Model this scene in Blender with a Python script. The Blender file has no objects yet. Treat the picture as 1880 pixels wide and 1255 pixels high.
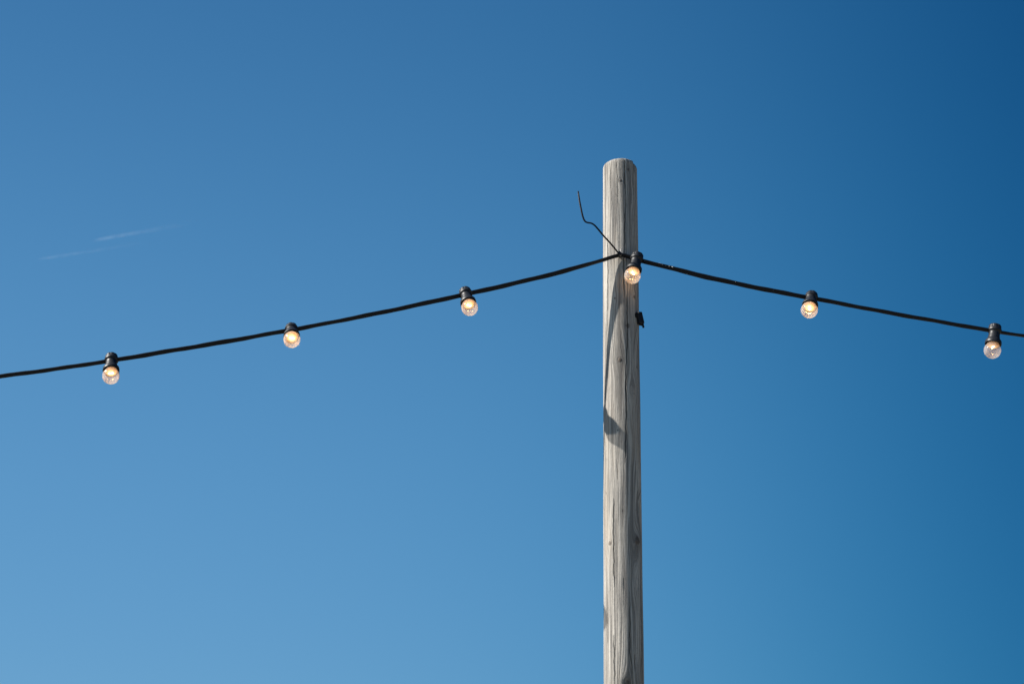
import bpy, bmesh, math, random
import numpy as np
from mathutils import Vector, Matrix

random.seed(7)
rng = np.random.default_rng(11)
scn = bpy.context.scene
COL = scn.collection
R = math.radians

# ------------------------------------------------------------------ camera, sky, sun, exposure
PITCH = R(20.0)
EYE = Vector((0.0, 0.0, 1.65))
FPX = 3133.0                                   # focal length in pixels of an 1880 px wide frame
cam_d = bpy.data.cameras.new('camera')
cam_d.sensor_width = 36.0
cam_d.lens = FPX / 1880.0 * 36.0
cam_d.clip_start = 0.05
cam_d.clip_end = 200000.0
cam = bpy.data.objects.new('camera', cam_d)
COL.objects.link(cam)
cam.location = EYE
cam.rotation_euler = (R(90) + PITCH, 0, 0)
scn.camera = cam

SUN_DIR = Vector((1.0, 0.15, -0.877)).normalized()      # the way the light travels
to_sun = -SUN_DIR
SUN_EL = math.asin(to_sun.z)
SUN_AZ = math.atan2(to_sun.x, to_sun.y)                  # clockwise from +Y

world = bpy.data.worlds.new('World')
scn.world = world
world.use_nodes = True
wt = world.node_tree
for n in list(wt.nodes):
    wt.nodes.remove(n)
w_out = wt.nodes.new('ShaderNodeOutputWorld')
w_bg = wt.nodes.new('ShaderNodeBackground')
sky = wt.nodes.new('ShaderNodeTexSky')
sky.sky_type = 'NISHITA'
sky.sun_disc = False
sky.sun_elevation = SUN_EL
sky.sun_rotation = SUN_AZ
sky.altitude = 0.0
sky.air_density = 1.0
sky.dust_density = 0.5
sky.ozone_density = 4.0
w_bg.inputs['Strength'].default_value = 0.12
# the photograph's deep polarised blue: each channel's contrast flattened and tinted, and, all round,
# darker away from the sun's side and towards the zenith (smooth functions of compass direction and height)
w_tc = wt.nodes.new('ShaderNodeTexCoord')
w_flat = wt.nodes.new('ShaderNodeVectorMath')
w_flat.operation = 'MULTIPLY'
w_flat.inputs[1].default_value = (1, 1, 0)
wt.links.new(w_tc.outputs['Generated'], w_flat.inputs[0])
w_dot = wt.nodes.new('ShaderNodeVectorMath')
w_dot.operation = 'DOT_PRODUCT'
w_dot.inputs[1].default_value = Vector((to_sun.x, to_sun.y, 0)).normalized()
wt.links.new(w_flat.outputs[0], w_dot.inputs[0])


def w_math(op, a, b=None):
    n = wt.nodes.new('ShaderNodeMath')
    n.operation = op
    for k, x in enumerate((a, b)):
        if x is None:
            continue
        if isinstance(x, float):
            n.inputs[k].default_value = x
        else:
            wt.links.new(x, n.inputs[k])
    return n.outputs[0]


w_side = w_math('TANH', w_math('DIVIDE', w_math('ADD', w_dot.outputs['Value'], 0.40), 0.20))
w_sep = wt.nodes.new('ShaderNodeSeparateColor')
w_com = wt.nodes.new('ShaderNodeCombineColor')
wt.links.new(sky.outputs[0], w_sep.inputs[0])
w_xyz = wt.nodes.new('ShaderNodeSeparateXYZ')
wt.links.new(w_tc.outputs['Generated'], w_xyz.inputs[0])
w_high = w_math('TANH', w_math('DIVIDE', w_math('SUBTRACT', w_xyz.outputs[2], 0.45), 0.15))
for k, (c0, gam, side, high) in enumerate(((0.0445, 0.60, 1.68, -0.415), (0.333, 0.40, 0.725, -0.275), (0.738, 0.35, 0.488, -0.187))):
    v = w_math('MULTIPLY', w_math('POWER', w_sep.outputs[k], gam), c0)
    v = w_math('MULTIPLY', v, w_math('POWER', math.exp(side), w_side))
    v = w_math('MULTIPLY', v, w_math('POWER', math.exp(high), w_high))
    wt.links.new(v, w_com.inputs[k])
wt.links.new(w_com.outputs[0], w_bg.inputs['Color'])
wt.links.new(w_bg.outputs[0], w_out.inputs['Surface'])

sun_d = bpy.data.lights.new('sun', 'SUN')
sun_d.energy = 4.8
sun_d.angle = R(0.53)
sun_d.color = (1.0, 0.95, 0.87)
sun = bpy.data.objects.new('sun', sun_d)
COL.objects.link(sun)
sun.location = (-30, -5, 30)
sun.rotation_euler = SUN_DIR.to_track_quat('-Z', 'Y').to_euler()

scn.view_settings.view_transform = 'Standard'
scn.view_settings.look = 'None'
scn.view_settings.gamma = 1.0
scn.view_settings.use_curve_mapping = False
scn.view_settings.exposure = 0.95
scn.render.engine = 'CYCLES'
scn.cycles.use_denoising = True
scn.cycles.max_bounces = 12
scn.cycles.transparent_max_bounces = 16
scn.cycles.volume_bounces = 1

# ------------------------------------------------------------------ helpers
CP, SP = math.cos(PITCH), math.sin(PITCH)


def ray(px, py):
    """World direction in which a point of the photograph lies."""
    a, b = (px - 940.0) / FPX, (627.5 - py) / FPX
    return Vector((a, CP - b * SP, SP + b * CP))


def at(px, py, Y):
    """Point of the plane y = Y that the photograph shows at (px, py)."""
    d = ray(px, py)
    return EYE + d * ((Y - EYE.y) / d.y)


def tag(o, label=None, cat=None, group=None, kind=None):
    if label:
        o['label'] = label
    if cat:
        o['category'] = cat
    if group:
        o['group'] = group
    if kind:
        o['kind'] = kind
    return o


def empty(name, loc=(0, 0, 0)):
    o = bpy.data.objects.new(name, None)
    o.empty_display_size = 0.05
    COL.objects.link(o)
    o.location = loc
    return o


def obj(name, verts, faces, mat, parent=None, smooth=True):
    me = bpy.data.meshes.new(name)
    me.from_pydata([tuple(v) for v in verts], [], faces)
    me.update()
    if smooth:
        me.polygons.foreach_set('use_smooth', [True] * len(me.polygons))
    if mat:
        me.materials.append(mat)
    o = bpy.data.objects.new(name, me)
    COL.objects.link(o)
    if parent:
        o.parent = parent
    return o


class MB:
    """Collects shapes that become one mesh object."""

    def __init__(self):
        self.v, self.f = [], []

    def add(self, verts, faces):
        k = len(self.v)
        self.v += [Vector(p) for p in verts]
        self.f += [tuple(i + k for i in fc) for fc in faces]

    def lathe(self, prof, n=40, rad=None, M=None):
        """prof: (radius, z) from top to bottom; rad(theta, i) scales the radius."""
        vs, fs = [], []
        for i, (r, z) in enumerate(prof):
            for k in range(n):
                t = 2 * math.pi * k / n
                rr = r * (rad(t, i) if rad else 1.0)
                vs.append(Vector((rr * math.cos(t), rr * math.sin(t), z)))
        for i in range(len(prof) - 1):
            for k in range(n):
                a, b = i * n + k, i * n + (k + 1) % n
                fs.append((a, a + n, b + n, b))
        if M is not None:
            vs = [M @ p for p in vs]
        self.add(vs, fs)

    def tube(self, pts, r, n=8, flat=1.0, up=Vector((0, 1, 0))):
        """Swept tube; flat < 1 flattens it along `up`."""
        vs, fs = [], []
        m = len(pts)
        for i, p in enumerate(pts):
            t = (pts[min(i + 1, m - 1)] - pts[max(i - 1, 0)]).normalized()
            s = t.cross(up)
            if s.length < 1e-6:
                s = t.cross(Vector((1, 0, 0)))
            s.normalize()
            w = s.cross(t).normalized()
            rr = r[i] if isinstance(r, (list, tuple)) else r
            for k in range(n):
                a = 2 * math.pi * k / n
                vs.append(p + s * (rr * math.cos(a)) + w * (rr * flat * math.sin(a)))
        for i in range(m - 1):
            for k in range(n):
                a, b = i * n + k, i * n + (k + 1) % n
                fs.append((a, b, b + n, a + n))
        fs.append(tuple(range(n))[::-1])
        fs.append(tuple((m - 1) * n + k for k in range(n)))
        self.add(vs, fs)

    def prism(self, poly, d0, d1, M, bevel=0.0):
        """Closed outline (x, z) swept along local y from d0 to d1, with a small chamfer."""
        c = Vector((sum(p[0] for p in poly) / len(poly), sum(p[1] for p in poly) / len(poly)))
        rings = []
        for d, s in ((d0, bevel), (d0 + bevel, 0), (d1 - bevel, 0), (d1, bevel)):
            ring = []
            for p in poly:
                q = Vector(p)
                off = (q - c)
                q = q - off.normalized() * s if off.length > 1e-9 else q
                ring.append(M @ Vector((q.x, d, q.y)))
            rings.append(ring)
        n = len(poly)
        vs = [p for r_ in rings for p in r_]
        fs = []
        for i in range(3):
            for k in range(n):
                a, b = i * n + k, i * n + (k + 1) % n
                fs.append((a, b, b + n, a + n))
        fs.append(tuple(range(n))[::-1])
        fs.append(tuple(3 * n + k for k in range(n)))
        self.add(vs, fs)

    def build(self, name, mat, parent=None, smooth=True):
        return obj(name, self.v, self.f, mat, parent, smooth)


def smooth_path(pts, step):
    """Catmull-Rom through points (any dimension), roughly `step` apart."""
    P = [np.array(p, float) for p in pts]
    P = [2 * P[0] - P[1]] + P + [2 * P[-1] - P[-2]]
    out = []
    for i in range(1, len(P) - 2):
        p0, p1, p2, p3 = P[i - 1], P[i], P[i + 1], P[i + 2]
        n = max(2, int(np.linalg.norm(p2 - p1) / step))
        for k in range(n):
            t = k / n
            out.append(0.5 * (2 * p1 + (p2 - p0) * t + (2 * p0 - 5 * p1 + 4 * p2 - p3) * t * t
                              + (3 * p1 - p0 - 3 * p2 + p3) * t ** 3))
    out.append(P[-2])
    return out


# ------------------------------------------------------------------ materials
def new_mat(name):
    m = bpy.data.materials.new(name)
    m.use_nodes = True
    nt = m.node_tree
    for n in list(nt.nodes):
        nt.nodes.remove(n)
    out = nt.nodes.new('ShaderNodeOutputMaterial')
    return m, nt, out


def N(nt, kind, **kw):
    n = nt.nodes.new(kind)
    for k, v in kw.items():
        setattr(n, k, v)
    return n


def math_node(nt, op, a, b=None, clamp=False):
    n = nt.nodes.new('ShaderNodeMath')
    n.operation = op
    n.use_clamp = clamp
    for i, x in enumerate((a, b)):
        if x is None:
            continue
        if isinstance(x, (int, float)):
            n.inputs[i].default_value = x
        else:
            nt.links.new(x, n.inputs[i])
    return n.outputs[0]


def mix_col(nt, fac, a, b, blend='MIX'):
    n = nt.nodes.new('ShaderNodeMix')
    n.data_type = 'RGBA'
    n.blend_type = blend
    for sock, x in ((n.inputs['Factor'], fac), (n.inputs[6], a), (n.inputs[7], b)):
        if isinstance(x, (int, float)):
            sock.default_value = x
        elif isinstance(x, tuple):
            sock.default_value = (*x, 1.0)
        else:
            nt.links.new(x, sock)
    return n.outputs[2]


def smoothstep(nt, x, lo, hi):
    n = nt.nodes.new('ShaderNodeMapRange')
    n.interpolation_type = 'SMOOTHSTEP'
    nt.links.new(x, n.inputs[0])
    n.inputs[1].default_value = lo
    n.inputs[2].default_value = hi
    return n.outputs[0]


def plastic(name, col, rough, dust=0.0, bump=0.0, scale=400.0, spec=0.5):
    """Weathered black rubber or plastic: faint mottling, a little dust, fine relief."""
    m, nt, out = new_mat(name)
    b = N(nt, 'ShaderNodeBsdfPrincipled')
    tc = N(nt, 'ShaderNodeTexCoord')
    nz = N(nt, 'ShaderNodeTexNoise')
    nz.inputs['Scale'].default_value = scale
    nz.inputs['Detail'].default_value = 5
    nt.links.new(tc.outputs['Object'], nz.inputs['Vector'])
    f = smoothstep(nt, nz.outputs['Fac'], 0.42, 0.75)
    c = mix_col(nt, math_node(nt, 'MULTIPLY', f, dust), col, (0.16, 0.155, 0.15))
    b.inputs['Specular IOR Level'].default_value = spec
    nt.links.new(c, b.inputs['Base Color'])
    nt.links.new(math_node(nt, 'ADD', math_node(nt, 'MULTIPLY', nz.outputs['Fac'], 0.25), rough - 0.12),
                 b.inputs['Roughness'])
    if bump:
        bp = N(nt, 'ShaderNodeBump')
        bp.inputs['Strength'].default_value = bump
        bp.inputs['Distance'].default_value = 0.001
        nt.links.new(nz.outputs['Fac'], bp.inputs['Height'])
        nt.links.new(bp.outputs['Normal'], b.inputs['Normal'])
    nt.links.new(b.outputs[0], out.inputs['Surface'])
    return m


M_RUBBER = plastic('black_rubber', (0.009, 0.010, 0.013), 0.46, 0.12, 0.3, spec=0.35)
M_CABLE = plastic('black_cable_rubber', (0.005, 0.0065, 0.011), 0.46, 0.02, 0.0, 250.0, spec=0.16)
M_TIE = plastic('black_nylon', (0.004, 0.005, 0.009), 0.45, 0.0, 0.0, spec=0.25)
M_BRACKET = plastic('black_bracket_plastic', (0.005, 0.006, 0.009), 0.5, 0.08, 0.2, spec=0.3)


def metal(name, col, rough):
    m, nt, out = new_mat(name)
    b = N(nt, 'ShaderNodeBsdfPrincipled')
    nz = N(nt, 'ShaderNodeTexNoise')
    nz.inputs['Scale'].default_value = 600
    tc = N(nt, 'ShaderNodeTexCoord')
    nt.links.new(tc.outputs['Object'], nz.inputs['Vector'])
    nt.links.new(mix_col(nt, nz.outputs['Fac'], col, tuple(0.5 * x for x in col)), b.inputs['Base Color'])
    b.inputs['Metallic'].default_value = 0.8
    b.inputs['Roughness'].default_value = rough
    nt.links.new(b.outputs[0], out.inputs['Surface'])
    return m


M_HOOK = metal('dull_steel', (0.25, 0.24, 0.24), 0.45)
M_SCREW = metal('zinc_screw', (0.55, 0.50, 0.45), 0.5)


def flat_mat(name, col, rough=0.7):
    m, nt, out = new_mat(name)
    b = N(nt, 'ShaderNodeBsdfPrincipled')
    nz = N(nt, 'ShaderNodeTexNoise')
    nz.inputs['Scale'].default_value = 900
    nt.links.new(mix_col(nt, nz.outputs['Fac'], col, tuple(0.7 * x for x in col)), b.inputs['Base Color'])
    b.inputs['Roughness'].default_value = rough
    nt.links.new(b.outputs[0], out.inputs['Surface'])
    return m


M_SPECK = flat_mat('white_fleck', (0.75, 0.75, 0.74))
M_PLATE = flat_mat('white_lamp_plate', (0.80, 0.76, 0.70), 0.4)


def glow_of(nt):
    """How brightly this one lamp burns (a property of each lamp's glowing pieces)."""
    a = N(nt, 'ShaderNodeAttribute')
    a.attribute_type = 'OBJECT'
    a.attribute_name = 'glow'
    return a.outputs['Fac']


def emitter(name, col, strength):
    m, nt, out = new_mat(name)
    e = N(nt, 'ShaderNodeEmission')
    e.inputs['Color'].default_value = (*col, 1)
    nt.links.new(math_node(nt, 'MULTIPLY', glow_of(nt), strength), e.inputs['Strength'])
    nt.links.new(e.outputs[0], out.inputs['Surface'])
    return m


M_CHIP = emitter('glowing_chip', (1.0, 0.50, 0.17), 115.0)


def dome_mat():
    """Lamp diffuser: brightest in the middle where the chips sit, amber towards its rim."""
    m, nt, out = new_mat('glowing_diffuser')
    tc = N(nt, 'ShaderNodeTexCoord')
    sp = N(nt, 'ShaderNodeSeparateXYZ')
    nt.links.new(tc.outputs['Object'], sp.inputs[0])
    r = math_node(nt, 'SQRT', math_node(nt, 'ADD', math_node(nt, 'POWER', sp.outputs[0], 2.0), math_node(nt, 'POWER', sp.outputs[1], 2.0)))
    f = smoothstep(nt, r, 0.0150, 0.0020)
    e = N(nt, 'ShaderNodeEmission')
    nt.links.new(mix_col(nt, f, (1.0, 0.43, 0.11), (1.0, 0.64, 0.30)), e.inputs['Color'])
    nt.links.new(math_node(nt, 'MULTIPLY', math_node(nt, 'ADD', math_node(nt, 'MULTIPLY', f, 1.75), 0.42), glow_of(nt)), e.inputs['Strength'])
    nt.links.new(e.outputs[0], out.inputs['Surface'])
    return m


M_DOME = dome_mat()


def glass_mat():
    """Thin, slightly milky bulb glass."""
    m, nt, out = new_mat('milky_bulb_glass')
    tr = N(nt, 'ShaderNodeBsdfTransparent')
    tr.inputs['Color'].default_value = (0.97, 0.96, 0.95, 1)
    tl = N(nt, 'ShaderNodeBsdfTranslucent')
    tl.inputs['Color'].default_value = (0.86, 0.80, 0.74, 1)
    df = N(nt, 'ShaderNodeBsdfDiffuse')
    df.inputs['Color'].default_value = (0.52, 0.49, 0.46, 1)
    milk = N(nt, 'ShaderNodeMixShader')
    milk.inputs[0].default_value = 0.5
    nt.links.new(tl.outputs[0], milk.inputs[1])
    nt.links.new(df.outputs[0], milk.inputs[2])
    body = N(nt, 'ShaderNodeMixShader')
    body.inputs[0].default_value = 0.37
    nt.links.new(tr.outputs[0], body.inputs[1])
    nt.links.new(milk.outputs[0], body.inputs[2])
    gl = N(nt, 'ShaderNodeBsdfGlossy')
    gl.inputs['Roughness'].default_value = 0.06
    gl.inputs['Color'].default_value = (1, 1, 1, 1)
    geo = N(nt, 'ShaderNodeNewGeometry')
    ior = math_node(nt, 'ADD', math_node(nt, 'MULTIPLY', geo.outputs['Backfacing'], 1 / 1.45 - 1.45), 1.45)
    fn = N(nt, 'ShaderNodeFresnel')          # thin glass: no total reflection from the inside
    nt.links.new(ior, fn.inputs['IOR'])
    fr = math_node(nt, 'ADD', math_node(nt, 'MULTIPLY', fn.outputs[0], 0.9), 0.01, True)
    mx = N(nt, 'ShaderNodeMixShader')
    nt.links.new(fr, mx.inputs[0])
    nt.links.new(body.outputs[0], mx.inputs[1])
    nt.links.new(gl.outputs[0], mx.inputs[2])
    nt.links.new(mx.outputs[0], out.inputs['Surface'])
    return m


M_GLASS = glass_mat()


def wood_mat():
    """Weathered pole timber. Attributes on the mesh: grain (metres round the pole, bent round the
    knots), along (metres up), knot (0 away from a knot, 1 at its heart), crack (0..1)."""
    m, nt, out = new_mat('weathered_timber')
    b = N(nt, 'ShaderNodeBsdfPrincipled')

    def attr(nm):
        a = N(nt, 'ShaderNodeAttribute')
        a.attribute_name = nm
        return a.outputs['Fac']
    g, v, kn, cr = attr('grain'), attr('along'), attr('knot'), attr('crack')

    def noise(su, sv, detail=4, rough=0.55, off=0.0):
        c = N(nt, 'ShaderNodeCombineXYZ')
        nt.links.new(math_node(nt, 'MULTIPLY', g, su), c.inputs[0])
        nt.links.new(math_node(nt, 'MULTIPLY', v, sv), c.inputs[1])
        c.inputs[2].default_value = off
        n = N(nt, 'ShaderNodeTexNoise')
        n.inputs['Scale'].default_value = 1.0
        n.inputs['Detail'].default_value = detail
        n.inputs['Roughness'].default_value = rough
        nt.links.new(c.outputs[0], n.inputs['Vector'])
        return n.outputs['Fac']
    rings = noise(135, 2.4, 3, 0.62, 3.1)           # broad late-wood bands
    fine = noise(430, 7, 5, 0.65, 7.7)              # fibres
    blot = noise(26, 3.0, 4, 0.55, 1.3)            # weather blotches
    cross = noise(150, 150, 3, 0.6, 5.5)           # tooling and pitting
    ring_f = smoothstep(nt, rings, 0.41, 0.67)
    fine_f = smoothstep(nt, fine, 0.47, 0.60)
    col = mix_col(nt, ring_f, (0.452, 0.422, 0.378), (0.205, 0.187, 0.166))
    col = mix_col(nt, math_node(nt, 'MULTIPLY', fine_f, 0.72), col, (0.13, 0.123, 0.118))
    col = mix_col(nt, math_node(nt, 'MULTIPLY', smoothstep(nt, blot, 0.48, 0.75), 0.42), col, (0.42, 0.345, 0.265))
    col = mix_col(nt, math_node(nt, 'MULTIPLY', smoothstep(nt, cross, 0.52, 0.78), 0.35), col, (0.14, 0.137, 0.135))
    thin = noise(330, 1.6, 2, 0.5, 12.4)
    col = mix_col(nt, math_node(nt, 'MULTIPLY', smoothstep(nt, thin, 0.59, 0.70), 0.55), col, (0.085, 0.078, 0.074))
    # knots: concentric rings, darker towards the heart
    kr = math_node(nt, 'ADD', math_node(nt, 'MULTIPLY', math_node(nt, 'SINE', math_node(nt, 'MULTIPLY', kn, 19.0)), 0.5), 0.5)
    kf = math_node(nt, 'MULTIPLY', smoothstep(nt, kn, 0.08, 0.6), math_node(nt, 'ADD', math_node(nt, 'MULTIPLY', kr, 0.45), 0.5))
    col = mix_col(nt, kf, col, (0.085, 0.062, 0.048))
    col = mix_col(nt, math_node(nt, 'MULTIPLY', cr, 0.68, True), col, (0.045, 0.04, 0.036))
    nt.links.new(col, b.inputs['Base Color'])
    b.inputs['Roughness'].default_value = 0.85
    b.inputs['Specular IOR Level'].default_value = 0.25
    h = math_node(nt, 'ADD', math_node(nt, 'MULTIPLY', ring_f, -0.6), math_node(nt, 'MULTIPLY', fine_f, -0.5))
    h = math_node(nt, 'ADD', h, math_node(nt, 'MULTIPLY', cross, 0.5))
    bp = N(nt, 'ShaderNodeBump')
    bp.inputs['Strength'].default_value = 0.8
    bp.inputs['Distance'].default_value = 0.0012
    nt.links.new(h, bp.inputs['Height'])
    nt.links.new(bp.outputs['Normal'], b.inputs['Normal'])
    nt.links.new(b.outputs[0], out.inputs['Surface'])
    return m


M_WOOD = wood_mat()


def ground_mat():
    m, nt, out = new_mat('sandy_grass')
    b = N(nt, 'ShaderNodeBsdfPrincipled')
    tc = N(nt, 'ShaderNodeTexCoord')
    n1 = N(nt, 'ShaderNodeTexNoise')
    n1.inputs['Scale'].default_value = 0.6
    n1.inputs['Detail'].default_value = 8
    n2 = N(nt, 'ShaderNodeTexNoise')
    n2.inputs['Scale'].default_value = 40
    n2.inputs['Detail'].default_value = 6
    for n in (n1, n2):
        nt.links.new(tc.outputs['Object'], n.inputs['Vector'])
    c = mix_col(nt, smoothstep(nt, n1.outputs['Fac'], 0.42, 0.6), (0.22, 0.205, 0.175), (0.125, 0.13, 0.085))
    c = mix_col(nt, math_node(nt, 'MULTIPLY', n2.outputs['Fac'], 0.5), c, (0.12, 0.10, 0.07))
    nt.links.new(c, b.inputs['Base Color'])
    b.inputs['Roughness'].default_value = 0.95
    bp = N(nt, 'ShaderNodeBump')
    bp.inputs['Strength'].default_value = 0.5
    bp.inputs['Distance'].default_value = 0.02
    nt.links.new(n2.outputs['Fac'], bp.inputs['Height'])
    nt.links.new(bp.outputs['Normal'], b.inputs['Normal'])
    nt.links.new(b.outputs[0], out.inputs['Surface'])
    return m


# ------------------------------------------------------------------ ground
gv = [Vector((0, 0, 0))]
gf = []
NS = 64
radii = [3, 12, 60, 400, 3000, 15000, 60000]
for r_ in radii:
    for k in range(NS):
        a = 2 * math.pi * k / NS
        z = 0.0 if r_ < 20 or r_ > 1000 else 0.0
        gv.append(Vector((r_ * math.cos(a), r_ * math.sin(a), z)))
for k in range(NS):
    gf.append((0, 1 + k, 1 + (k + 1) % NS))
for i in range(len(radii) - 1):
    for k in range(NS):
        a, b_ = 1 + i * NS + k, 1 + i * NS + (k + 1) % NS
        gf.append((a, a + NS, b_ + NS, b_))
tag(obj('ground', gv, gf, ground_mat(), smooth=False), kind='structure')

# ------------------------------------------------------------------ the wooden pole
POLE_Y = 4.10
A_top = at(1138.0, 303, POLE_Y)
B_low = at(1145.5, 1255, POLE_Y)
LEAN = (A_top.x - B_low.x) / (A_top.z - B_low.z)
X0 = B_low.x - LEAN * B_low.z
TOP_Z = A_top.z - 0.001


def pole_r(z):
    return 0.0480 - (z - 2.28) * (0.0480 - 0.0451) / 1.40


def pole_uv(px, py):
    """Photograph point on the pole -> (angle from the camera side, height)."""
    cx = 1138.0 + (py - 292) * 0.0078
    hw = 31.3 + (py - 292) * 0.0060
    s = max(-0.985, min(0.985, (px - cx) / hw))
    phi = math.asin(s)
    p = at(px, py, POLE_Y - 0.0465 * math.cos(phi))
    return phi, p.z


NC = 640
phis = np.linspace(-math.pi, math.pi, NC, endpoint=False)
z_low = np.linspace(-0.35, 2.18, 40, endpoint=False)
z_mid = np.linspace(2.18, TOP_Z - 0.0105, 760)
zs = np.concatenate([z_low, z_mid])
# rounded, slightly worn rim, then the end grain
rim = [(TOP_Z - 0.0080, -0.0003), (TOP_Z - 0.0055, -0.0007), (TOP_Z - 0.0034, -0.0014), (TOP_Z - 0.0017, -0.0023),
       (TOP_Z - 0.0005, -0.0036), (TOP_Z, -0.0054)]
Z = np.concatenate([zs, [r_[0] for r_ in rim]])
dR = np.concatenate([np.zeros(len(zs)), [r_[1] for r_ in rim]])
PH, ZZ = np.meshgrid(phis, Z)
RR = np.vectorize(pole_r)(Z)[:, None] + dR[:, None] + np.zeros_like(PH)
R0 = 0.0465
U = PH * R0


def lump(u, z, seed, su, sz, n=14):
    """Smooth sum of waves, periodic round the pole."""
    q = np.random.default_rng(seed)
    s = np.zeros_like(u)
    for _ in range(n):
        k = q.integers(1, max(2, int(su)))
        s += np.sin(k * u / R0 + q.uniform(0, 6.28) + z * q.normal(0, sz) * 6.28) / math.sqrt(n)
    return s


SWIRL = np.clip((PH - 0.15) / 0.5, 0, 1) * np.clip((2.6 - PH) / 0.6, 0, 1)
G = U + 0.006 * SWIRL * lump(U, ZZ, 8, 5, 3.2) + 0.0035 * lump(U, ZZ, 3, 5, 0.5) + 0.0022 * lump(U, ZZ, 4, 9, 1.3)
KN = np.zeros_like(U)
CR = np.zeros_like(U)
RR += 0.0006 * lump(U, ZZ, 5, 4, 0.5) + 0.00025 * lump(U, ZZ, 6, 10, 2.0)

# knots: px, py, radius in metres, darkness, bulge of the timber, reach of the bent grain
knots = [(1137, 331, 0.0045, 0.75, 0.0006, 0.010), (1152, 311, 0.0042, 0.8, 0.0004, 0.009),
         (1127, 547, 0.0032, 0.9, 0.0003, 0.008), (1163, 545, 0.0055, 0.7, 0.0006, 0.012),
         (1151, 597, 0.0060, 1.0, -0.0012, 0.014), (1136, 660, 0.0052, 1.0, 0.0010, 0.016),
         (1118, 996, 0.0058, 0.62, 0.0010, 0.010), (1168, 992, 0.0090, 1.15, 0.0022, 0.022),
         (1150, 1256, 0.0085, 1.3, -0.004, 0.016), (1132, 789, 0.0024, 1.0, -0.0004, 0.006),
         (1168, 674, 0.0026, 1.0, -0.0004, 0.006), (1158, 372, 0.0020, 0.5, 0.0, 0.014),
         (1160, 716, 0.0020, 0.4, 0.0, 0.016), (1112, 905, 0.0020, 1.0, -0.0005, 0.003),
         (1109, 935, 0.0020, 1.0, -0.0005, 0.003), (1141, 937, 0.0020, 0.8, 0, 0.004)]
for (px, py, kr_, dark, bul, reach) in knots:
    ph, kz = pole_uv(px, py)
    du, dz = U - ph * R0, ZZ - kz
    d2 = (du / reach) ** 2 + (dz / (reach * 2.4)) ** 2
    G -= 0.86 * du * np.exp(-d2)
    d = np.sqrt((du / kr_) ** 2 + (dz / (kr_ * 1.15)) ** 2)
    wob = 1 + 0.12 * np.sin(3 * np.arctan2(dz, du) + px) + 0.08 * np.sin(7 * np.arctan2(dz, du) + py)
    if dark >= 1.0 and kr_ > 0.005:
        KN = np.maximum(KN, 0.24 * dark * np.exp(-(d / 2.4) ** 2))
    KN = np.maximum(KN, dark * np.clip(1.25 - d * wob, 0, 1.2))
    RR += bul * np.exp(-(d / 1.4) ** 2) - 0.0008 * np.exp(-((d - 1.1) / 0.25) ** 2) * (1 if kr_ > 0.003 else 0)

# checks (drying cracks): polyline in the photograph, half width, depth
cracks = [([(1145, 288), (1145, 330), (1147, 372), (1145, 410), (1145, 455), (1143, 490), (1144, 545)], 0.0011, 0.010),
          ([(1149, 540), (1150, 575), (1151, 610), (1148, 660), (1147, 700), (1148, 745), (1147, 800), (1146, 850)], 0.0013, 0.012),
          ([(1118, 290), (1119, 320), (1119, 346)], 0.0006, 0.004),
          ([(1130, 286), (1131, 320), (1132, 345), (1133, 380)], 0.0007, 0.005),
          ([(1122, 345), (1122, 385)], 0.0006, 0.003),
          ([(1163, 288), (1163, 300), (1163, 318)], 0.0024, 0.012),
          ([(1162, 316), (1162, 345), (1162, 366)], 0.0009, 0.006),
          ([(1115, 432), (1115, 500), (1114, 560), (1113, 640), (1112, 735)], 0.0008, 0.005),
          ([(1125, 915), (1124, 960), (1125, 985), (1125, 1040), (1126, 1078)], 0.0012, 0.009),
          ([(1125, 1165), (1126, 1210), (1127, 1262)], 0.0011, 0.008),
          ([(1154, 1085), (1155, 1140), (1154, 1190), (1158, 1225), (1160, 1262)], 0.0010, 0.008),
          ([(1163, 1200), (1164, 1218), (1163, 1232)], 0.0020, 0.009),
          ([(1128, 355), (1133, 362)], 0.0006, 0.003), ([(1143, 1060), (1143, 1110)], 0.0006, 0.003),
          ([(1168, 860), (1170, 920), (1171, 960)], 0.0010, 0.006), ([(1131, 845), (1132, 880)], 0.0006, 0.004),
          ([(1156, 590), (1157, 640)], 0.0008, 0.004), ([(1139, 605), (1138, 640)], 0.0006, 0.003),
          ([(1176, 1100), (1177, 1180), (1178, 1255)], 0.0011, 0.007), ([(1114, 1090), (1114, 1180)], 0.0007, 0.003)]
# unseen sides get a few long ones too
for (pline, hw_, dep) in cracks:
    uv = [pole_uv(*p) for p in pline]
    zl = np.array([q[1] for q in uv])[::-1]
    ul = np.array([q[0] * R0 for q in uv])[::-1]
    if pline[0][1] < 295:
        zl[-1] = TOP_Z + 0.02
    uc = np.interp(ZZ, zl, ul) + 0.0005 * np.sin(ZZ * 130 + hw_ * 9e4) + 0.0003 * np.sin(ZZ * 310 + dep * 4e3)
    e = np.clip(np.minimum((ZZ - zl[0]) / 0.03, (zl[-1] - ZZ) / 0.03), 0, 1)
    w_ = hw_ * (0.35 + 0.65 * e)
    f = np.clip(1.45 - np.abs(U - uc) / np.maximum(w_, 0.00055), 0, 1) * (e > 0) * (0.78 + 0.16 * np.sin(ZZ * 37 + dep * 5e3) + 0.06 * np.sin(ZZ * 90))
    rimf = 1.0 if hw_ > 0.002 else 1 - 0.7 * np.clip((ZZ - (TOP_Z - 0.03)) / 0.022, 0, 1)
    RR -= 0.5 * dep * f * (0.3 + 0.7 * e) * rimf
    CR = np.maximum(CR, f)
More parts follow.
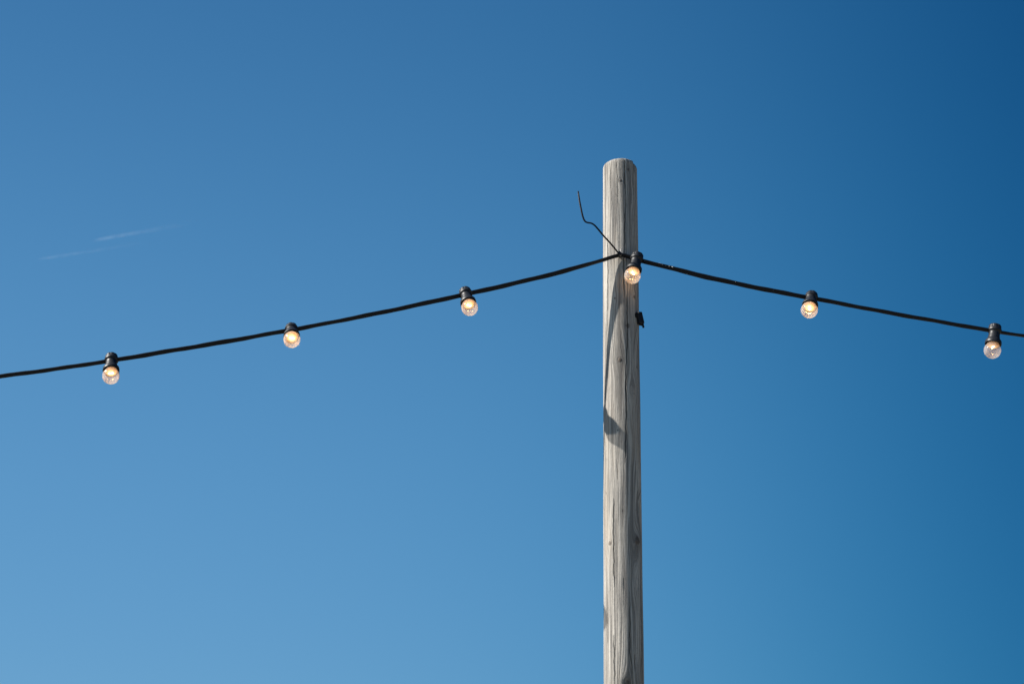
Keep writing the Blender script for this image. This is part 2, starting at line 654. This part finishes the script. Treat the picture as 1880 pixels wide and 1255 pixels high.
for k in range(7):
    phk = (1.75 + k * 0.42) if k < 4 else -(1.8 + (k - 4) * 0.45)
    z0, z1 = sorted(rng.uniform(0.0, TOP_Z, 2))
    uc = phk * R0 + 0.001 * np.sin(ZZ * 5 + k)
    e = np.clip(np.minimum((ZZ - z0) / 0.1, (z1 - ZZ) / 0.1), 0, 1)
    f = np.clip(1.35 - np.abs(U - uc) / 0.0018, 0, 1) * (e > 0)
    RR -= 0.008 * f * e
    CR = np.maximum(CR, f)
# the worn rim: one sliver on the right stands a little lower than the rest
low = np.clip((PH - 0.90) / 0.06, 0, 1) * np.clip((1.9 - PH) / 0.4, 0, 1)
drop = np.where(ZZ > TOP_Z - 0.02, (ZZ - (TOP_Z - 0.02)) / 0.02, 0) * low * 0.006
tilt = np.where(ZZ > TOP_Z - 0.03, (ZZ - (TOP_Z - 0.03)) / 0.03, 0) * (0.0012 * np.sin(PH * 2 + 1) + 0.0002 * np.sin(PH * 9))

XX = X0 + LEAN * ZZ + RR * np.sin(PH)
YY = POLE_Y - RR * np.cos(PH)
ZF = ZZ - drop + tilt
pv = np.stack([XX, YY, ZF], -1).reshape(-1, 3)
nr = len(Z)
ii, kk = np.meshgrid(np.arange(nr - 1), np.arange(NC), indexing='ij')
a_ = ii * NC + kk
b_ = ii * NC + (kk + 1) % NC
pf = np.stack([a_, b_, b_ + NC, a_ + NC], -1).reshape(-1, 4)
# end grain: rings down to a slightly hollow centre
extra_v, extra_f, gx, vx, cx_ = [], [], [], [], []
base = nr * NC
last = (nr - 1) * NC
prev = last
top_c = np.array([X0 + LEAN * TOP_Z, POLE_Y])
for j, s in enumerate((0.75, 0.5, 0.25, 0.05)):
    ring = pv[last:last + NC].copy()
    ring[:, 0] = top_c[0] + (ring[:, 0] - top_c[0]) * s
    ring[:, 1] = top_c[1] + (ring[:, 1] - top_c[1]) * s
    ring[:, 2] = TOP_Z - 0.0006 * j + (ring[:, 2] - TOP_Z) * s
    extra_v.append(ring)
    st = base + j * NC
    k1 = np.arange(NC)
    extra_f.append(np.stack([prev + k1, prev + (k1 + 1) % NC, st + (k1 + 1) % NC, st + k1], -1))
    gx.append(np.full(NC, s * R0))
    vx.append(phis * 0.01 + 9)
    cx_.append(CR[-1] * (s > 0.4))
    prev = st
pv = np.concatenate([pv] + extra_v)
pf = np.concatenate([pf] + extra_f)
cap_face = np.arange(prev, prev + NC)

me = bpy.data.meshes.new('timber')
me.vertices.add(len(pv))
org = np.array([X0, POLE_Y, 0.0])
me.vertices.foreach_set('co', (pv - org).astype(np.float32).ravel())
nl = pf.size + NC
me.loops.add(nl)
me.loops.foreach_set('vertex_index', np.concatenate([pf.ravel(), cap_face]).astype(np.int32))
me.polygons.add(len(pf) + 1)
starts = np.concatenate([np.arange(len(pf)) * 4, [pf.size]]).astype(np.int32)
me.polygons.foreach_set('loop_start', starts)
me.update(calc_edges=True)
me.polygons.foreach_set('use_smooth', np.ones(len(me.polygons), bool))
for nm, arr in (('grain', np.concatenate([G.ravel()] + gx)), ('along', np.concatenate([ZZ.ravel()] + vx)),
                ('knot', np.concatenate([KN.ravel(), np.zeros(NC * 4)])),
                ('crack', np.concatenate([CR.ravel()] + cx_))):
    at_ = me.attributes.new(nm, 'FLOAT', 'POINT')
    at_.data.foreach_set('value', arr.astype(np.float32))
me.materials.append(M_WOOD)
pole = bpy.data.objects.new('wooden_pole', me)
COL.objects.link(pole)
pole.location = org
tag(pole, 'weathered grey round wooden pole with knots and drying cracks', 'pole')

# ------------------------------------------------------------------ the festoon cable
CLIP_X = 1137.0
cable_px = [(-900, 806), (-450, 752), (0, 691), (150, 669.6), (260, 653), (480, 615), (590, 595.6), (810, 550),
            (920, 525.8), (1030, 498.6), (1095, 480.5), (1128, 470.8), (1141, 468.5), (1155, 472), (1169, 476.5),
            (1186, 481), (1280, 504), (1330, 515.2), (1430, 536.3), (1540, 556.5), (1770, 598.6), (1880, 616),
            (2250, 668), (2700, 722)]


def cable_depth(px):
    if px < CLIP_X:
        return 4.047 - 0.035 * (CLIP_X - px) * 0.00142
    return 4.047 - 0.006 * min(1, (px - CLIP_X) / 25.0) - 0.04 * (px - CLIP_X) * 0.00142


cable = []
for p in smooth_path(cable_px, 7.0):
    cable.append((p[0], at(p[0], p[1], cable_depth(p[0]))))


def on_cable(px):
    for (x0, p0), (x1, p1) in zip(cable, cable[1:]):
        if x0 <= px <= x1:
            t = (px - x0) / (x1 - x0)
            return p0.lerp(p1, t), (p1 - p0).normalized()


# lamps: px on the cable, px of the globe's centre; the axis length tells how far each is turned
LEN = 0.0552
lamps = [(204.6, 203.6, 689.7, 'lit globe lamp at the far left end of the cable, in front of plain sky'),
         (535.2, 535.8, 623.1, 'lit globe lamp turned most to the viewer, middle of three left of the pole'),
         (855.4, 862.3, 564.6, 'lit globe lamp leaning right, the nearest to the pole on its left'),
         (1168.6, 1161.0, 506.0, 'lit globe lamp hanging in front of the wooden pole, beside the cable tie'),
         (1489.4, 1485.8, 569.1, 'lit globe lamp with round bright glow, nearest to the pole on its right'),
         (1826.0, 1822.0, 642.9, 'dimmer upright globe lamp with long holder at the far right of the cable')]
lamp_axes = []
for (cx1, gx1, gy1, lab) in lamps:
    p, t = on_cable(cx1)
    d = (p - EYE)
    dist = d.length
    d.normalize()
    g_dir = ray(gx1, gy1).normalized()
    # point on the ray to the globe at LEN from p, on the near side
    b1 = p - EYE
    pr = b1.dot(g_dir)
    disc = LEN ** 2 - (b1.length_squared - pr ** 2)
    gpt = EYE + g_dir * (pr - math.sqrt(max(disc, 0)))
    lamp_axes.append((cx1, p, t, (gpt - p).normalized(), lab))


def axis_at(px, p, t):
    """Flat side's normal: how far the flat cable is twisted towards the camera along its run."""
    e = R(np.interp(px, [0, 535, 865, 1030, 1137, 1168, 1250, 1480, 1700, 1880], [50, 52, 56, 64, 45, 50, 64, 56, 45, 26]))
    d = (p - EYE).normalized()
    side = d.cross(t).normalized()
    if side.z > 0:
        side = -side
    return side * math.cos(e) - d * math.sin(e)


CW, CT = 0.0064, 0.0029          # half width and half thickness of the flat cable
prof = []
for k in range(20):
    a = 2 * math.pi * k / 20
    c, s = math.cos(a), math.sin(a)
    x = CW * (abs(c) ** 0.8) * (1 if c >= 0 else -1)
    y = CT * (abs(s) ** 0.75) * (1 if s >= 0 else -1)
    y *= 0.88 + 0.12 * min(1, (abs(x) / CW) / 0.35)      # shallow groove between the two cores
    prof.append((x, y))
cv, cf = [], []
m_ = len(cable)
for i, (px, p) in enumerate(cable):
    t = (cable[min(i + 1, m_ - 1)][1] - cable[max(i - 1, 0)][1]).normalized()
    ax = axis_at(px, p, t)
    ax = (ax - t * ax.dot(t)).normalized()
    w = t.cross(ax).normalized()
    tw = 0.10 * math.sin(px * 0.013) + 0.06 * math.sin(px * 0.041 + 1)
    ax2 = ax * math.cos(tw) + w * math.sin(tw)
    w2 = t.cross(ax2)
    jit = Vector((0, 0, 1)) * (0.0006 * math.sin(px * 0.021 + 2) + 0.0004 * math.sin(px * 0.067))
    sc = 1 + 0.04 * math.sin(px * 0.05) + 0.03 * math.sin(px * 0.171)
    for (x, y) in prof:
        cv.append(p + jit + w2 * (x * sc) + ax2 * (y * sc))
n_ = len(prof)
for i in range(m_ - 1):
    for k in range(n_):
        a, b = i * n_ + k, i * n_ + (k + 1) % n_
        cf.append((a, b, b + n_, a + n_))
cf.append(tuple(range(n_))[::-1])
cf.append(tuple((m_ - 1) * n_ + k for k in range(n_)))
cable_o = obj('festoon_cable', cv, cf, M_CABLE)
tag(cable_o, 'black flat rubber cable strung across the sky past the pole', 'cable')

# white flecks of old paint on the cable just right of the pole
fl = MB()
for (px, dy, sz) in ((1183, 0.0025, 0.0016), (1209, 0.0050, 0.0016), (1211.5, 0.0046, 0.0022), (1215, 0.0040, 0.0012), (1222, 0.0026, 0.0008),
                     (1228, 0.0040, 0.0014), (1230.5, 0.0046, 0.0026), (1234, 0.0042, 0.0020), (1236, 0.0046, 0.0012),
                     (1262, -0.0042, 0.0009), (921, 0.005, 0.0014), (1350, 0.003, 0.0008), (1420, 0.002, 0.0007)):
    p, t = on_cable(px)
    vd = (EYE - p).normalized()
    up = vd.cross(t)
    if up.z < 0:
        up = -up
    up.normalize()
    q = p + up * dy + vd * (0.0040 if abs(dy) < 0.0045 else 0.0028)
    ring = []
    for k in range(7):
        a = 2 * math.pi * k / 7
        rr = sz * random.uniform(0.55, 1.1)
        ring.append(q + t * (1.3 * rr * math.cos(a)) + up * (0.7 * rr * math.sin(a)))
    fl.add(ring + [q + vd * 0.0006 * 1.5] + [x - vd * 0.0012 for x in ring],
           [(k, (k + 1) % 7, 7) for k in range(7)] + [(k + 8, (k + 1) % 7 + 8, (k + 1) % 7, k) for k in range(7)])
fo = fl.build('paint_fleck', M_SPECK, cable_o)
fo['kind'] = 'stuff'
fo['label'] = 'white flecks stuck to the cable beside the pole'

# ------------------------------------------------------------------ festoon lamps
GLOBE_R = 0.0211


def build_lamp():
    """Lamp hanging along local -Z from the cable at its origin (the cable runs along local X)."""
    root = empty('festoon_lamp')
    cap = MB()
    notch = lambda t, i: 1.0 - (0.085 * max(0.0, math.cos(8 * t)) ** 6 if 3 <= i <= 6 else 0.0)
    cap.lathe([(0.0001, 0.0172), (0.008, 0.0172), (0.0125, 0.0169), (0.0146, 0.0160), (0.0153, 0.0143), (0.0155, 0.0110),
               (0.0157, 0.0062), (0.0158, 0.0056), (0.0169, 0.0052), (0.0171, 0.0040), (0.0171, -0.0002), (0.0168, -0.0012),
               (0.0150, -0.0016)], 64, notch)
    cap.build('cap', M_RUBBER, root)
    body = MB()
    body.lathe([(0.0150, -0.0010), (0.0150, -0.0030), (0.0139, -0.0036), (0.0136, -0.0055), (0.0136, -0.0105), (0.0139, -0.0140),
                (0.0146, -0.0172), (0.0149, -0.0205), (0.0149, -0.0237), (0.0156, -0.0247), (0.0156, -0.0262)], 48)
    body.build('holder_body', M_RUBBER, root)
    skirt = MB()
    skirt.lathe([(0.0150, -0.0254), (0.0168, -0.0260), (0.0188, -0.0275), (0.0199, -0.0295), (0.0203, -0.0322), (0.0204, -0.0367),
                 (0.0202, -0.0382), (0.0195, -0.0386), (0.0188, -0.0374), (0.0180, -0.0342), (0.0120, -0.0322), (0.0001, -0.0322)], 48)
    skirt.build('skirt', M_RUBBER, root)
    glb = MB()
    c = -LEN
    prof_ = [(0.0152, -0.0347), (0.0158, c + math.sqrt(GLOBE_R ** 2 - 0.0158 ** 2))]
    a0 = math.asin(0.0158 / GLOBE_R)
    for k in range(1, 33):
        a = a0 + (math.pi - a0) * k / 32
        prof_.append((max(GLOBE_R * math.sin(a), 0.00002), c + GLOBE_R * math.cos(a)))
    glb.lathe(prof_, 56)
    bulb = glb.build('bulb', M_GLASS, root)
    plate = MB()
    plate.lathe([(0.0001, -0.0365), (0.0148, -0.0365), (0.0154, -0.0372), (0.0154, -0.0384), (0.0146, -0.0390), (0.0001, -0.0390)], 40)
    plate.build('lamp_plate', M_PLATE, bulb)
    dome = MB()
    dome.lathe([(0.0150, -0.0388), (0.0147, -0.0406), (0.0132, -0.0426), (0.0104, -0.0442), (0.0060, -0.0452), (0.0001, -0.0455)], 32)
    dome.build('diffuser', M_DOME, bulb)
    for sx in (-1, 1):
        ch = MB()
        ch.lathe([(0.00001, 0), (0.0015, 0), (0.0015, -0.0008), (0.00001, -0.0010)], 12,
                 M=Matrix.Translation((sx * 0.0040, 0.0, -0.0456)))
        ch.build('glowing_chip', M_CHIP, bulb)
    return root


def kids(o):
    return [x for x in bpy.data.objects if x.parent == o]


def copy_tree(o, parent=None):
    c = o.copy()
    COL.objects.link(c)
    c.parent = parent
    for ch in kids(o):
        copy_tree(ch, c)
    return c


lamp0 = build_lamp()
roots = [lamp0] + [copy_tree(lamp0) for _ in lamps[1:]]
for i, (cx1, p, t, ax, lab) in enumerate(lamp_axes):
    zax = -ax
    xax = (t - zax * t.dot(zax)).normalized()
    yax = zax.cross(xax)
    M = Matrix((xax, yax, zax)).transposed().to_4x4()
    spin = Matrix.Rotation(0.35 * i, 4, 'Z')
    M = Matrix.Translation(p) @ M @ spin
    roots[i].matrix_world = M
    roots[i].location = p
    for ch in kids(roots[i]):
        for g in kids(ch):
            g['glow'] = (0.85, 1.15, 0.95, 1.0, 1.0, 0.45)[i]
    tag(roots[i], lab, 'lamp', 'festoon lamps along the cable')

# ------------------------------------------------------------------ cable tie, hook and bracket on the pole
tie = empty('cable_tie', at(1137, 468, 4.04))
inv = Matrix.Translation(-tie.location)


def local(pts):
    return [inv @ p for p in pts]


tail_px = [(1137, 466.5), (1131, 459), (1122, 448), (1107, 431.5), (1098, 420.5), (1091, 413), (1085, 409.6), (1078, 408.4),
           (1073.5, 405.5), (1070, 397.5), (1066.5, 382), (1063.5, 366), (1061.5, 351)]
tail = []
sm = smooth_path(tail_px, 3.0)
for i, p in enumerate(sm):
    s = i / (len(sm) - 1)
    tail.append(at(p[0], p[1], 4.028 - 0.03 * s - 0.03 * math.sin(3.0 * s)))
t_ = MB()
t_.tube(local(tail), [0.0023 - 0.0006 * max(0, (i / len(tail) - 0.85) / 0.15) for i in range(len(tail))], 8, 0.4)
t_.build('tail', M_TIE, tie)
hd = MB()
Mh = Matrix.Rotation(R(-42), 4, 'Y')
hd.prism([(-0.0036, -0.0042), (0.0036, -0.0042), (0.0040, 0.0030), (0.0024, 0.0044), (-0.0024, 0.0044), (-0.0040, 0.0030)], -0.0155, -0.0085, Mh, 0.0008)
hd.build('head', M_TIE, tie, False)
pc, tc_ = on_cable(1137)
lp = []
axl = (EYE - pc).normalized()
upl = axl.cross(tc_)
for k in range(25):
    a = 2 * math.pi * k / 24
    lp.append(pc + axl * (0.0062 * math.cos(a)) + upl * (0.0066 * math.sin(a)))
l_ = MB()
l_.tube(local(lp), 0.0021, 8, 0.5, up=tc_)
l_.build('loop', M_TIE, tie)
tag(tie, 'black plastic tie with a long curved loose tail, holding the cable', 'cable tie')

hook_pts = [at(1138.5, 470, 4.058), at(1139, 470, 4.042), at(1140, 469, 4.030), at(1140.5, 465, 4.029), at(1140, 461, 4.033), at(1139, 458, 4.036),
            at(1140.5, 456, 4.036), at(1142.2, 457, 4.036)]
hk_o = hook_pts[0].copy()
hk = MB()
hk.tube([p - hk_o for p in [Vector(q) for q in smooth_path([tuple(p) for p in hook_pts], 0.002)]], 0.00085, 8, 1.0, up=Vector((1, 0.1, 0)))
hook = hk.build('screw_hook', M_HOOK)
hook.location = hk_o
tag(hook, 'small bent steel wire hook in the pole behind the cable', 'hook')

bl = at(1173.0, 585, 4.078)
br = empty('bracket', bl)
Mb = Matrix.Rotation(R(30), 4, 'Z') @ Matrix.Rotation(R(-11), 4, 'Y')
bx = MB()
bx.prism([(-0.0062, -0.0150), (0.0072, -0.0150), (0.0080, -0.0138), (0.0066, 0.0150), (0.0056, 0.0160), (-0.0040, 0.0160), (-0.0072, 0.0140), (-0.0074, -0.0138)],
         -0.010, 0.012, Mb, 0.0012)
bx.build('housing', M_BRACKET, br, False)
fg = MB()
fg.prism([(-0.0125, 0.0030), (-0.0070, 0.0010), (-0.0066, 0.0160), (-0.0085, 0.0165), (-0.0135, 0.0105)], -0.004, 0.010, Mb, 0.0006)
fg.build('flange', M_BRACKET, br, False)
for (x, w_, h_) in ((-0.0046, 0.0015, 0.0034), (0.0008, 0.0021, 0.0050), (0.0058, 0.0020, 0.0105)):
    pr_ = MB()
    pr_.prism([(x - w_, -0.0145), (x + w_, -0.0145), (x + w_ * 0.8 + 0.0006, -0.0148 - h_), (x - w_ * 0.6 + 0.0006, -0.0148 - h_)], -0.006, -0.001, Mb, 0.0004)
    pr_.build('prong', M_BRACKET, br, False)
sw = MB()
sw.lathe([(0.00001, 0.0016), (0.0014, 0.0013), (0.0022, 0.0004), (0.0022, -0.004)], 14,
         M=Mb @ Matrix.Translation((-0.0048, -0.0095, 0.0148)) @ Matrix.Rotation(R(70), 4, 'X'))
sw.build('screw_head', M_SCREW, br)
tag(br, 'small black plastic bracket with prongs fixed to right side of pole', 'bracket')

# ------------------------------------------------------------------ condensation trails high in the sky
def contrail(name, p0, p1, r0, r1, density, label):
    YD = 23000.0
    A, B = at(*p0, YD), at(*p1, YD)
    L = (B - A).length
    xa = (B - A).normalized()
    ya = Vector((0, 1, 0))
    ya = (ya - xa * ya.dot(xa)).normalized()
    za = xa.cross(ya)
    mb = MB()
    n, segs = 16, 24
    vs, fs = [], []
    for i in range(segs + 1):
        s = i / segs
        rr = (r0 + (r1 - r0) * s) * (1 if 0 < i < segs else 0.4)
        for k in range(n):
            a = 2 * math.pi * k / n
            vs.append(Vector((L * s, rr * math.cos(a), rr * math.sin(a))))
    for i in range(segs):
        for k in range(n):
            a, b = i * n + k, i * n + (k + 1) % n
            fs.append((a, b, b + n, a + n))
    fs.append(tuple(range(n))[::-1])
    fs.append(tuple(segs * n + k for k in range(n)))
    m, nt, out = new_mat('ice_crystal_trail')
    pvn = N(nt, 'ShaderNodeVolumePrincipled')
    pvn.inputs['Color'].default_value = (0.88, 0.94, 1.0, 1)
    pvn.inputs['Anisotropy'].default_value = 0.2
    tcn = N(nt, 'ShaderNodeTexCoord')
    sp = N(nt, 'ShaderNodeSeparateXYZ')
    nt.links.new(tcn.outputs['Object'], sp.inputs[0])
    s = math_node(nt, 'DIVIDE', sp.outputs[0], L)
    rad = math_node(nt, 'SQRT', math_node(nt, 'ADD', math_node(nt, 'POWER', sp.outputs[1], 2.0), math_node(nt, 'POWER', sp.outputs[2], 2.0)))
    Rloc = math_node(nt, 'ADD', math_node(nt, 'MULTIPLY', s, r1 - r0), r0)
    q = math_node(nt, 'DIVIDE', rad, Rloc)
    fall = smoothstep(nt, q, 1.0, 0.0)
    head = smoothstep(nt, s, 0.0, 0.12)
    tailf = math_node(nt, 'POWER', math_node(nt, 'SUBTRACT', 1.0, s, True), 1.5)
    nz = N(nt, 'ShaderNodeTexNoise')
    nz.inputs['Scale'].default_value = 0.006
    nz.inputs['Detail'].default_value = 3
    nt.links.new(tcn.outputs['Object'], nz.inputs['Vector'])
    d = math_node(nt, 'MULTIPLY', fall, math_node(nt, 'MULTIPLY', head, tailf))
    d = math_node(nt, 'MULTIPLY', d, math_node(nt, 'MULTIPLY', smoothstep(nt, nz.outputs['Fac'], 0.15, 0.66), 1.5))
    d = math_node(nt, 'MULTIPLY', d, density)
    nt.links.new(d, pvn.inputs['Density'])
    nt.links.new(pvn.outputs[0], out.inputs['Volume'])
    m.cycles.volume_step_rate = 0.1
    o = obj(name, vs, fs, m)
    o.matrix_world = Matrix.Translation(A) @ Matrix((xa, ya, za)).transposed().to_4x4()
    tag(o, label, 'contrail', 'aircraft trails in the sky')


contrail('contrail', (166, 442.5), (372, 405), 42, 62, 0.0014, 'brighter short white contrail, the upper of two left of the pole')
contrail('contrail', (62, 477), (290, 442), 34, 56, 0.0010, 'fainter white contrail, the lower and further left of the two')
